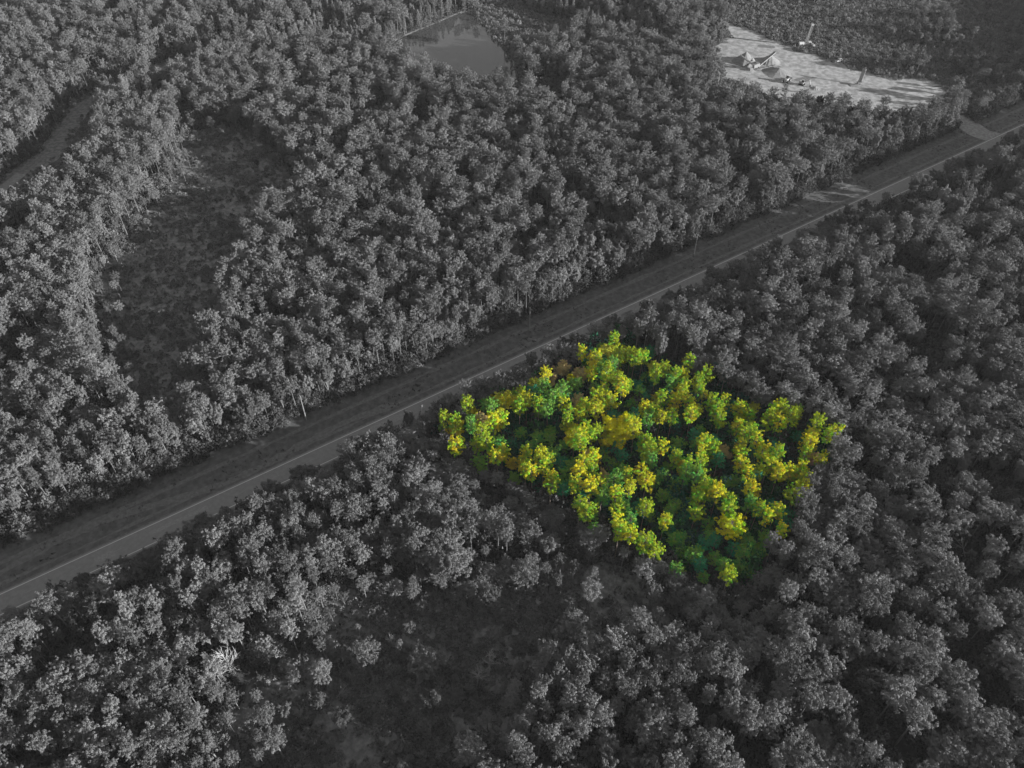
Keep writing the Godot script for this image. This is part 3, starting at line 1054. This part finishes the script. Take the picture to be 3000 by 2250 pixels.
func plant_undergrowth():
	var low := []
	for i in 4:
		low.append(shrub_shape(700 + i, [2.6, 3.4, 1.6, 4.5][i], [1.6, 1.8, 1.7, 1.9][i], [34, 42, 28, 52][i]))
	var tuft := []
	for i in 3:
		tuft.append(shrub_shape(720 + i, [0.5, 0.8, 1.1][i], [0.8, 0.7, 0.9][i], [9, 9, 12][i]))
	rng.seed = 77
	var woods := []
	var lot := []
	var brush := []
	var edge := []
	for i in 110000:
		var p := Vector2(rng.randf_range(-430, 480), rng.randf_range(-660, -45))
		var q := photo_place(Vector3(p.x, 2, p.y))
		if q.x < -0.08 or q.x > 1.1 or q.y < -0.06 or q.y > 1.08:
			continue
		var ab := road_ab(p)
		if ab.y > -9.5 and ab.y < 15.0:
			continue
		if inside(p, pond) or inside(p, sand) or inside(p, drive) or on_left_road(p):
			continue
		var turn := Basis(Vector3.UP, rng.randf() * TAU)
		var at := Vector3(p.x, 0, p.y)
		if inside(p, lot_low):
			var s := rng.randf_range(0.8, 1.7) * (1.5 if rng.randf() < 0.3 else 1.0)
			var c: Color = [Color(0.025, 0.12, 0.07), Color(0.04, 0.085, 0.08), Color(0.04, 0.14, 0.05), Color(0.07, 0.075, 0.07), Color(0.02, 0.1, 0.08)][rng.randi() % 5]  # teal shade below the crowns is painted into these bush colours
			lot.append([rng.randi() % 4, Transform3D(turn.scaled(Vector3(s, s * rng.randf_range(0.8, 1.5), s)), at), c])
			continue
		var cleared := open_ground(p)
		var g := rng.randf_range(0.06, 0.13)
		if cleared:
			if rng.randf() < 0.75:
				var s := rng.randf_range(0.7, 1.6)
				var c := rng.randf_range(0.08, 0.19)
				brush.append([rng.randi() % 3, Transform3D(turn.scaled(Vector3(s, s, s)), at), Color(c, c, c)])
			elif rng.randf() < 0.25:
				var s := rng.randf_range(0.4, 0.9)
				brush.append([3 + rng.randi() % 3, Transform3D(turn.scaled(Vector3(s, s, s)), at), Color(g, g, g)])
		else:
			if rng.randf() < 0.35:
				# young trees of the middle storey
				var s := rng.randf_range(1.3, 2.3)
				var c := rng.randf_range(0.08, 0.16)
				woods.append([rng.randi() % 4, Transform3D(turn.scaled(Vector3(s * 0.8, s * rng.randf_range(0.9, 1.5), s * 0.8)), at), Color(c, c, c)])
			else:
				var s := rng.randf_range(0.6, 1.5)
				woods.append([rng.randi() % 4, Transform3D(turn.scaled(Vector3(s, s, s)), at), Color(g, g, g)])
	for i in 26000:
		var lowly := i % 2 == 0
		var p := Vector2(rng.randf_range(-75, 20), rng.randf_range(-170, -55)) if lowly else Vector2(rng.randf_range(-230, -90), rng.randf_range(-430, -160))
		if not inside(p, clear_low if lowly else clear_left):
			continue
		var dense := wide.get_noise_2d(p.x * 2.5, p.y * 2.5)
		if rng.randf() > 0.45 + dense:
			continue
		var big := rng.randf() < 0.14
		var s := rng.randf_range(0.3, 0.85) if big else rng.randf_range(0.7, 1.7)
		var c := rng.randf_range(0.09, 0.22)
		brush.append([3 + rng.randi() % 4 if big else rng.randi() % 3, Transform3D(Basis(Vector3.UP, rng.randf() * TAU).scaled(Vector3(s, s, s)), Vector3(p.x, 0, p.y)), Color(c, c, c)])
	for row in [[-15.8, -117.8, -2.4, -113.5], [-2.4, -114.4, 19.0, -109.7], [22.6, -107.4, 30.7, -104.8], [-142.9, -232.3, -127.2, -224.8], [-26.0, -83.6, -18.5, -80.2], [-42.7, -89.9, -27.1, -82.8]]:
		for i in 260:
			var f := rng.randf()
			var p := Vector2(lerpf(row[0], row[2], f) + rng.randfn() * 1.3, lerpf(row[1], row[3], f) + rng.randfn() * 1.3)
			var s := rng.randf_range(0.25, 0.7)
			var c := rng.randf_range(0.14, 0.3)
			brush.append([rng.randi() % 2, Transform3D(Basis(Vector3.UP, rng.randf() * TAU).scaled(Vector3(s * 1.5, s, s)), Vector3(p.x, 0, p.y)), Color(c, c, c)])
	for i in 5000:
		var p: Vector2 = road_from + road_way * rng.randf_range(-60, 560) + road_far * (rng.randf_range(2.0, 17.0) if i % 3 else rng.randf_range(-11.0, -8.0))
		if inside(p, drive) or wide.get_noise_2d(p.x * 3, p.y * 3) < 0.0:
			continue
		var s := rng.randf_range(0.2, 0.6)
		var c := rng.randf_range(0.05, 0.11)
		brush.append([rng.randi() % 2, Transform3D(Basis(Vector3.UP, rng.randf() * TAU).scaled(Vector3(s, s * 0.7, s)), Vector3(p.x, 0, p.y)), Color(c, c, c)])
	for i in 2600:
		var p: Vector2 = road_from + road_way * rng.randf_range(-60, 560) + road_far * rng.randf_range(16.5, 25.0)
		if inside(p, drive):
			continue
		var s := rng.randf_range(0.7, 1.7)
		var g := rng.randf_range(0.05, 0.11)
		woods.append([rng.randi() % 4, Transform3D(Basis(Vector3.UP, rng.randf() * TAU).scaled(Vector3(s, s * 1.2, s)), Vector3(p.x, 0, p.y)), Color(g, g, g)])
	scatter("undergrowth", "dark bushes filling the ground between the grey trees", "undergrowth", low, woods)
	scatter("lot_undergrowth", "bushes with painted teal shade under the trees of the coloured lot", "undergrowth", low, lot)
	scatter("brush", "low weeds and brush covering the clearings", "brush", tuft + low, brush)
	# weeds on the scrub slopes and shores
	var weeds := []
	for i in 40000:
		var p := Vector2(rng.randf_range(-100, 420), rng.randf_range(-640, -380))
		if not (inside(p, scrub_area) or inside(p, bank_area) or (inside(p, clear_top) and rng.randf() < 0.7) or inside(p, sand) or inside(p, pond)):
			continue
		if inside(p, sand) and (edge_distance(p, sand) > 1.0 + 9.0 * maxf(0.0, fine.get_noise_2d(p.x * 0.7, p.y * 0.7)) or rng.randf() < 0.3):
			continue
		if inside(p, pond) and (edge_distance(p, pond) > 0.8 + 5.0 * maxf(0.0, fine.get_noise_2d(p.x * 0.7, p.y * 0.7)) or rng.randf() < 0.4):
			continue
		var s := rng.randf_range(0.7, 1.8)
		var c := rng.randf_range(0.11, 0.23)
		weeds.append([rng.randi() % 3, Transform3D(Basis(Vector3.UP, rng.randf() * TAU).scaled(Vector3(s, s * 1.3, s)), Vector3(p.x, 0, p.y)), Color(c, c, c)])
	scatter("scrub_weeds", "pale dry weeds on the slope behind the sand yard", "weeds", tuft, weeds)
	print("bushes ", woods.size(), " lot ", lot.size(), " brush ", brush.size(), " weeds ", weeds.size())


# ------------------------------------------------------------ the sand yard and its machines
func heap(r: float, h: float, seed_: int) -> ArrayMesh:
	rng.seed = seed_
	var v := PackedVector3Array()
	var rings := 7
	var seg := 26
	var pt := func(i: int, j: int) -> Vector3:
		var f := float(i) / rings
		var a := TAU * (j % seg) / seg
		var k := 1.0 + 0.16 * fine.get_noise_2d(cos(a) * 14 + seed_, sin(a) * 14)
		var y := h * pow(1.0 - f, 1.15) - 0.05 + 0.25 * fine.get_noise_2d(cos(a) * f * 40 + seed_ * 3, sin(a) * f * 40) * sin(f * PI)
		return Vector3(cos(a) * r * f * k, y, sin(a) * r * f * k)
	for i in rings:
		for j in seg:
			v.append_array([pt.call(i, j), pt.call(i + 1, j), pt.call(i + 1, j + 1), pt.call(i, j), pt.call(i + 1, j + 1), pt.call(i, j + 1)])
	return to_mesh(v)


func lattice(a: Vector3, b: Vector3, w: float, bays: int, r := 0.09) -> Array:
	# four chords and their braces, as two meshes
	var chords := PackedVector3Array()
	var braces := PackedVector3Array()
	var d := (b - a).normalized()
	var s := d.cross(Vector3(0, 0, 1) if absf(d.z) < 0.9 else Vector3.UP).normalized() * w / 2
	var t := d.cross(s).normalized() * w / 2
	var c := [s + t, s - t, -s - t, -s + t]
	for k in 4:
		tube(chords, a + c[k], b + c[k], r, r, 5)
		for i in bays:
			var p := a.lerp(b, float(i) / bays)
			var q := a.lerp(b, float(i + 1) / bays)
			tube(braces, p + c[k], q + c[(k + 1) % 4], r * 0.6, r * 0.6, 4)
			tube(braces, p + c[k], p + c[(k + 1) % 4], r * 0.6, r * 0.6, 4)
	return [to_mesh(chords), to_mesh(braces)]


func wheel(to: Node, at: Vector3, r: float, w: float):
	var t := part("wheel", drum(r, w, 2), M.rubber, to, at)
	part("rim", drum(r * 0.55, w + 0.06, 2), M.machine, t)


func conveyor(called: String, to: Node, a: Vector3, b: Vector3, w: float) -> MeshInstance3D:
	var d := b - a
	var yaw := atan2(-d.z, d.x)
	var pitch := atan2(d.y, Vector2(d.x, d.z).length())
	var o := part(called, box(Vector3(d.length(), 0.5, w)), M.steel, to, (a + b) / 2)
	o.rotation = Vector3(0, yaw, pitch)
	part("belt", box(Vector3(d.length() + 0.3, 0.08, w * 0.7)), M.dark_steel, o, Vector3(0, 0.3, 0))
	for k in 4:
		part("roller_guard", box(Vector3(0.15, 0.7, w + 0.2)), M.grey_steel, o, Vector3((k - 1.5) * d.length() / 4.2, 0, 0))
	return o


func build_yard():
	var at := Vector3(136.4, 0, -467.3)
	var h := part(numbered("sand_heap"), heap(7.5, 6.0, 5), M.heap_sand, self, at)
	tag(h, "tall pale cone of sand beside the screening plant", "sand heap", "sand heaps")
	h = part(numbered("sand_heap"), heap(9.5, 2.6, 8), M.heap_sand, self, Vector3(152.9, 0, -452.7))
	tag(h, "low spread heap of sand in front of the screening plant", "sand heap", "sand heaps")
	h = part(numbered("sand_heap"), heap(6.5, 4.4, 12), M.heap_sand, self, Vector3(150.9, 0, -467.3))
	tag(h, "steep heap under the raised conveyor's head", "sand heap", "sand heaps")

	# screening plant with two raised conveyors that cross
	var o := thing("screening_plant", "pale screening plant with two crossed conveyors among sand heaps", "machine", Vector3(140.5, 0, -456.8), 0.0)
	part("screen_box", box(Vector3(4.2, 2.6, 2.4), 0.12), M.steel, o, Vector3(0, 2.6, 0), Vector3(0, 0.3, 0.2))
	part("hopper", hopper_shape(3.6, 1.4, 1.9), M.grey_steel, o, Vector3(-2.2, 3.9, 0.4))
	for k in 4:
		part("leg", box(Vector3(0.3, 2.2, 0.3)), M.dark_steel, o, Vector3([-1.7, 1.7, -1.7, 1.7][k], 1.1, [-1, -1, 1, 1][k]))
	conveyor("main_conveyor", o, Vector3(-1.0, 1.0, 1.5), Vector3(13.5, 7.2, -10.0), 1.7)
	conveyor("side_conveyor", o, Vector3(1.0, 1.2, 0.5), Vector3(-9.5, 6.2, -8.0), 1.3)
	conveyor("short_conveyor", o, Vector3(0.5, 1.2, 2.0), Vector3(12.0, 3.2, 1.0), 1.1)
	part("strut", beam(Vector3(7.0, 0, -4.0), Vector3(8.6, 4.9, -6.1), 0.14), M.grey_steel, o)
	part("strut", beam(Vector3(8.6, 0, -7.6), Vector3(8.6, 4.9, -6.1), 0.14), M.grey_steel, o)
	part("strut", beam(Vector3(-5.0, 0, -2.6), Vector3(-5.4, 4.0, -4.6), 0.12), M.grey_steel, o)
	part("engine_cover", box(Vector3(2.2, 1.5, 1.6), 0.1), M.machine, o, Vector3(-3.2, 0.95, 2.0))

	# the tall mast with its tanks
	o.scale = Vector3.ONE * 0.88
	o = thing("mast_rig", "tall pale lattice mast rising from tanks at yard's back edge", "rig", Vector3(177.4, 0, -489.4), 0.15)
	o.scale = Vector3.ONE * 0.84
	var l := lattice(Vector3(0, 0.9, 0), Vector3(1.3, 15.0, 0.3), 1.5, 9, 0.16)
	part("mast", l[0], M.steel, o)
	part("bracing", l[1], M.steel, o)
	part("mast_cladding", box(Vector3(1.15, 7.5, 1.15)), M.steel, o, Vector3(0.9, 10.8, 0.2), Vector3(0, 0, -0.092))
	part("head_frame", box(Vector3(2.0, 1.0, 1.9), 0.1), M.steel, o, Vector3(1.35, 15.3, 0.3))
	part("platform", box(Vector3(8.5, 0.6, 2.6), 0.06), M.grey_steel, o, Vector3(0, 0.7, 0))
	part("tank", drum(1.35, 3.6, 0), M.white, o, Vector3(-3.2, 2.1, 0))
	part("tank", drum(1.2, 3.0, 2), M.white, o, Vector3(4.6, 1.3, 2.6))
	part("control_cabin", box(Vector3(2.4, 2.3, 2.2), 0.1), M.white, o, Vector3(2.9, 2.2, 0))
	part("cabin_window", box(Vector3(1.5, 0.9, 0.05)), M.glass, o, Vector3(2.9, 2.5, 1.13))
	for s in [-1, 1]:
		part("outrigger", beam(Vector3(0, 0.7, 0), Vector3(0.4, 0.1, s * 3.4), 0.15), M.grey_steel, o)

	# the leaning hopper wall with its long shadow
	o = thing("loading_conveyor", "upright pale conveyor standing alone on the right half of the sand", "machine", Vector3(194.3, 0, -437.7), 0.1)
	o.scale = Vector3.ONE * 0.7
	var boom := conveyor("boom", o, Vector3(-0.8, 0.6, 1.5), Vector3(2.2, 11.0, -2.0), 2.6)
	boom.get_node("belt").material_override = M.steel
	part("head_guard", box(Vector3(1.4, 1.1, 2.8), 0.1), M.steel, boom, Vector3(5.4, 0.2, 0))
	part("hopper", hopper_shape(3.4, 1.4, 2.0), M.grey_steel, o, Vector3(-1.3, 2.2, 1.9))
	part("ramp", box(Vector3(6.0, 0.3, 3.0), 0.05), M.grey_steel, o, Vector3(-5.0, 0.75, 2.2), Vector3(0, 0, 0.17))
	for s in [-1.0, 1.0]:
		part("strut", beam(Vector3(2.4, 0, s * 1.6 - 0.6), Vector3(1.2, 7.2, s * 0.9 - 0.9), 0.16), M.grey_steel, o)
		part("wheel", drum(0.5, 0.4, 2), M.rubber, o, Vector3(0.4, 0.5, s * 1.5))

	# wheel loader
	o = thing("wheel_loader", "dark wheel loader on open sand below the screening plant", "wheel loader", Vector3(154.8, 0, -440.7), 0.9)
	part("body", box(Vector3(3.0, 1.3, 1.7), 0.15), M.machine, o, Vector3(-1.2, 1.6, 0))
	part("front_frame", box(Vector3(1.8, 0.8, 1.2), 0.1), M.machine, o, Vector3(1.3, 1.3, 0))
	var cab := part("cab", box(Vector3(1.5, 1.6, 1.5), 0.12), M.glass, o, Vector3(-0.2, 2.9, 0))
	part("cab_roof", box(Vector3(1.7, 0.16, 1.7), 0.05), M.white, cab, Vector3(0, 0.85, 0))
	for s in [-1, 1]:
		part("lift_arm", beam(Vector3(0.8, 1.9, s * 0.6), Vector3(3.2, 1.0, s * 0.6), 0.16), M.machine, o)
		for x in [-1.7, 1.5]:
			wheel(o, Vector3(x, 0.85, s * 1.15), 0.85, 0.6)
	part("bucket", bucket_shape(2.8, 1.2), M.dark_steel, o, Vector3(3.7, 0.7, 0))
	part("exhaust", beam(Vector3(-1.6, 2.2, 0.4), Vector3(-1.6, 3.2, 0.4), 0.09), M.dark_steel, o)

	# small excavator
	o = thing("excavator", "small excavator with lowered arm right of the wheel loader", "excavator", Vector3(162.1, 0, -436.8), -0.7)
	for s in [-1, 1]:
		part("track", box(Vector3(3.2, 0.75, 0.55), 0.25), M.rubber, o, Vector3(0, 0.39, s * 1.0))
	part("undercarriage", box(Vector3(1.8, 0.5, 1.5), 0.05), M.dark_steel, o, Vector3(0, 0.7, 0))
	part("house", box(Vector3(2.5, 1.1, 2.0), 0.15), M.machine, o, Vector3(-0.3, 1.5, 0))
	cab = part("cab", box(Vector3(1.2, 1.5, 0.9), 0.1), M.glass, o, Vector3(0.5, 2.3, 0.5))
	part("cab_roof", box(Vector3(1.3, 0.12, 1.0), 0.04), M.machine, cab, Vector3(0, 0.8, 0))
	part("boom", beam(Vector3(0.8, 1.7, -0.2), Vector3(3.6, 3.8, -0.2), 0.22), M.machine, o)
	part("arm", beam(Vector3(3.6, 3.8, -0.2), Vector3(5.0, 1.2, -0.2), 0.17), M.machine, o)
	part("bucket", bucket_shape(0.9, 0.8), M.dark_steel, o, Vector3(5.1, 0.75, -0.2))
	var spoil := part(numbered("rubble_heap"), heap(3.4, 0.9, 15), M.dirt, self, Vector3(162.1, 0, -436.8) + Vector3(6.5, 0, 4.5))
	tag(spoil, "low dark heap of spoil beside the small excavator", "spoil heap")

	# pickup at the back edge
	o = thing("pickup_truck", "white pickup parked at the back edge of the sand yard", "pickup truck", Vector3(191.6, 0, -467.3), 0.5)
	part("body", box(Vector3(5.2, 0.8, 1.85), 0.12), M.white, o, Vector3(0, 0.85, 0))
	cab = part("cab", box(Vector3(2.0, 0.8, 1.65), 0.2), M.white, o, Vector3(0.3, 1.6, 0))
	part("windscreen", box(Vector3(0.06, 0.5, 1.35)), M.glass, cab, Vector3(1.0, 0.0, 0))
	for s in [-1, 1]:
		part("side_window", box(Vector3(1.3, 0.42, 0.05)), M.glass, cab, Vector3(0, 0.05, s * 0.82))
		for x in [-1.6, 1.65]:
			wheel(o, Vector3(x, 0.4, s * 0.85), 0.4, 0.26)
	part("bed_floor", box(Vector3(1.7, 0.06, 1.5)), M.dark_steel, o, Vector3(-1.6, 1.28, 0))


func hopper_shape(top: float, low: float, h: float) -> ArrayMesh:
	# an open funnel with four sloping walls and thickness
	var v := PackedVector3Array()
	for inner in [0.0, 0.1]:
		var t: float = top / 2 - inner
		var b: float = low / 2 - inner
		for k in 4:
			var a0 := PI / 4 + k * PI / 2
			var a1 := a0 + PI / 2
			var p := Vector3(cos(a0) * t * 1.414, h / 2, sin(a0) * t * 1.414)
			var q := Vector3(cos(a1) * t * 1.414, h / 2, sin(a1) * t * 1.414)
			var r := Vector3(cos(a0) * b * 1.414, -h / 2, sin(a0) * b * 1.414)
			var s := Vector3(cos(a1) * b * 1.414, -h / 2, sin(a1) * b * 1.414)
			if inner == 0.0:
				v.append_array([p, r, q, q, r, s])
			else:
				v.append_array([p, q, r, q, s, r])
	return to_mesh(v)


func bucket_shape(w: float, r: float) -> ArrayMesh:
	var v := PackedVector3Array()
	var prev := Vector3.ZERO
	for i in 8:
		var a := -PI * 0.55 - i * PI * 0.85 / 7
		var p := Vector3(cos(a) * r * 0.8, sin(a) * r * 0.7, 0)
		if i > 0:
			var s := Vector3(0, 0, w / 2)
			v.append_array([prev - s, p - s, prev + s, prev + s, p - s, p + s])
			v.append_array([prev * 0.9 - s, prev * 0.9 + s, p * 0.9 - s, prev * 0.9 + s, p * 0.9 + s, p * 0.9 - s])
			for z in [-1.0, 1.0]:
				v.append_array([Vector3(0, 0, z * w / 2), prev + s * z, p + s * z])
		prev = p
	return to_mesh(v)


func build_roadside():
	for p in poles:
		var o := thing("utility_pole", p[2], "utility pole", Vector3(p[0], 0, p[1]), atan2(-road_way.y, road_way.x), "utility poles along the far tree edge")
		var v := PackedVector3Array()
		tube(v, Vector3.ZERO, Vector3(0, 11.5, 0), 0.17, 0.11, 8)
		part("post", to_mesh(v), M.dead, o)
		part("crossarm", box(Vector3(0.14, 0.14, 2.4)), M.bark, o, Vector3(0.16, 10.8, 0))
		for k in 3:
			part("insulator", drum(0.07, 0.25, 1), M.grey_steel, o, Vector3(0.16, 11.0, (k - 1) * 1.05))
	var s := thing("road_marker", "small white marker post at the verge's tree edge", "marker post", Vector3(-69.5, 0, -184.2), 0.6)
	part("post", box(Vector3(0.12, 2.2, 0.12)), M.dead, s, Vector3(0, 1.1, 0))
	part("sign_plate", box(Vector3(0.75, 0.6, 0.04)), M.white, s, Vector3(0, 2.0, 0.09))
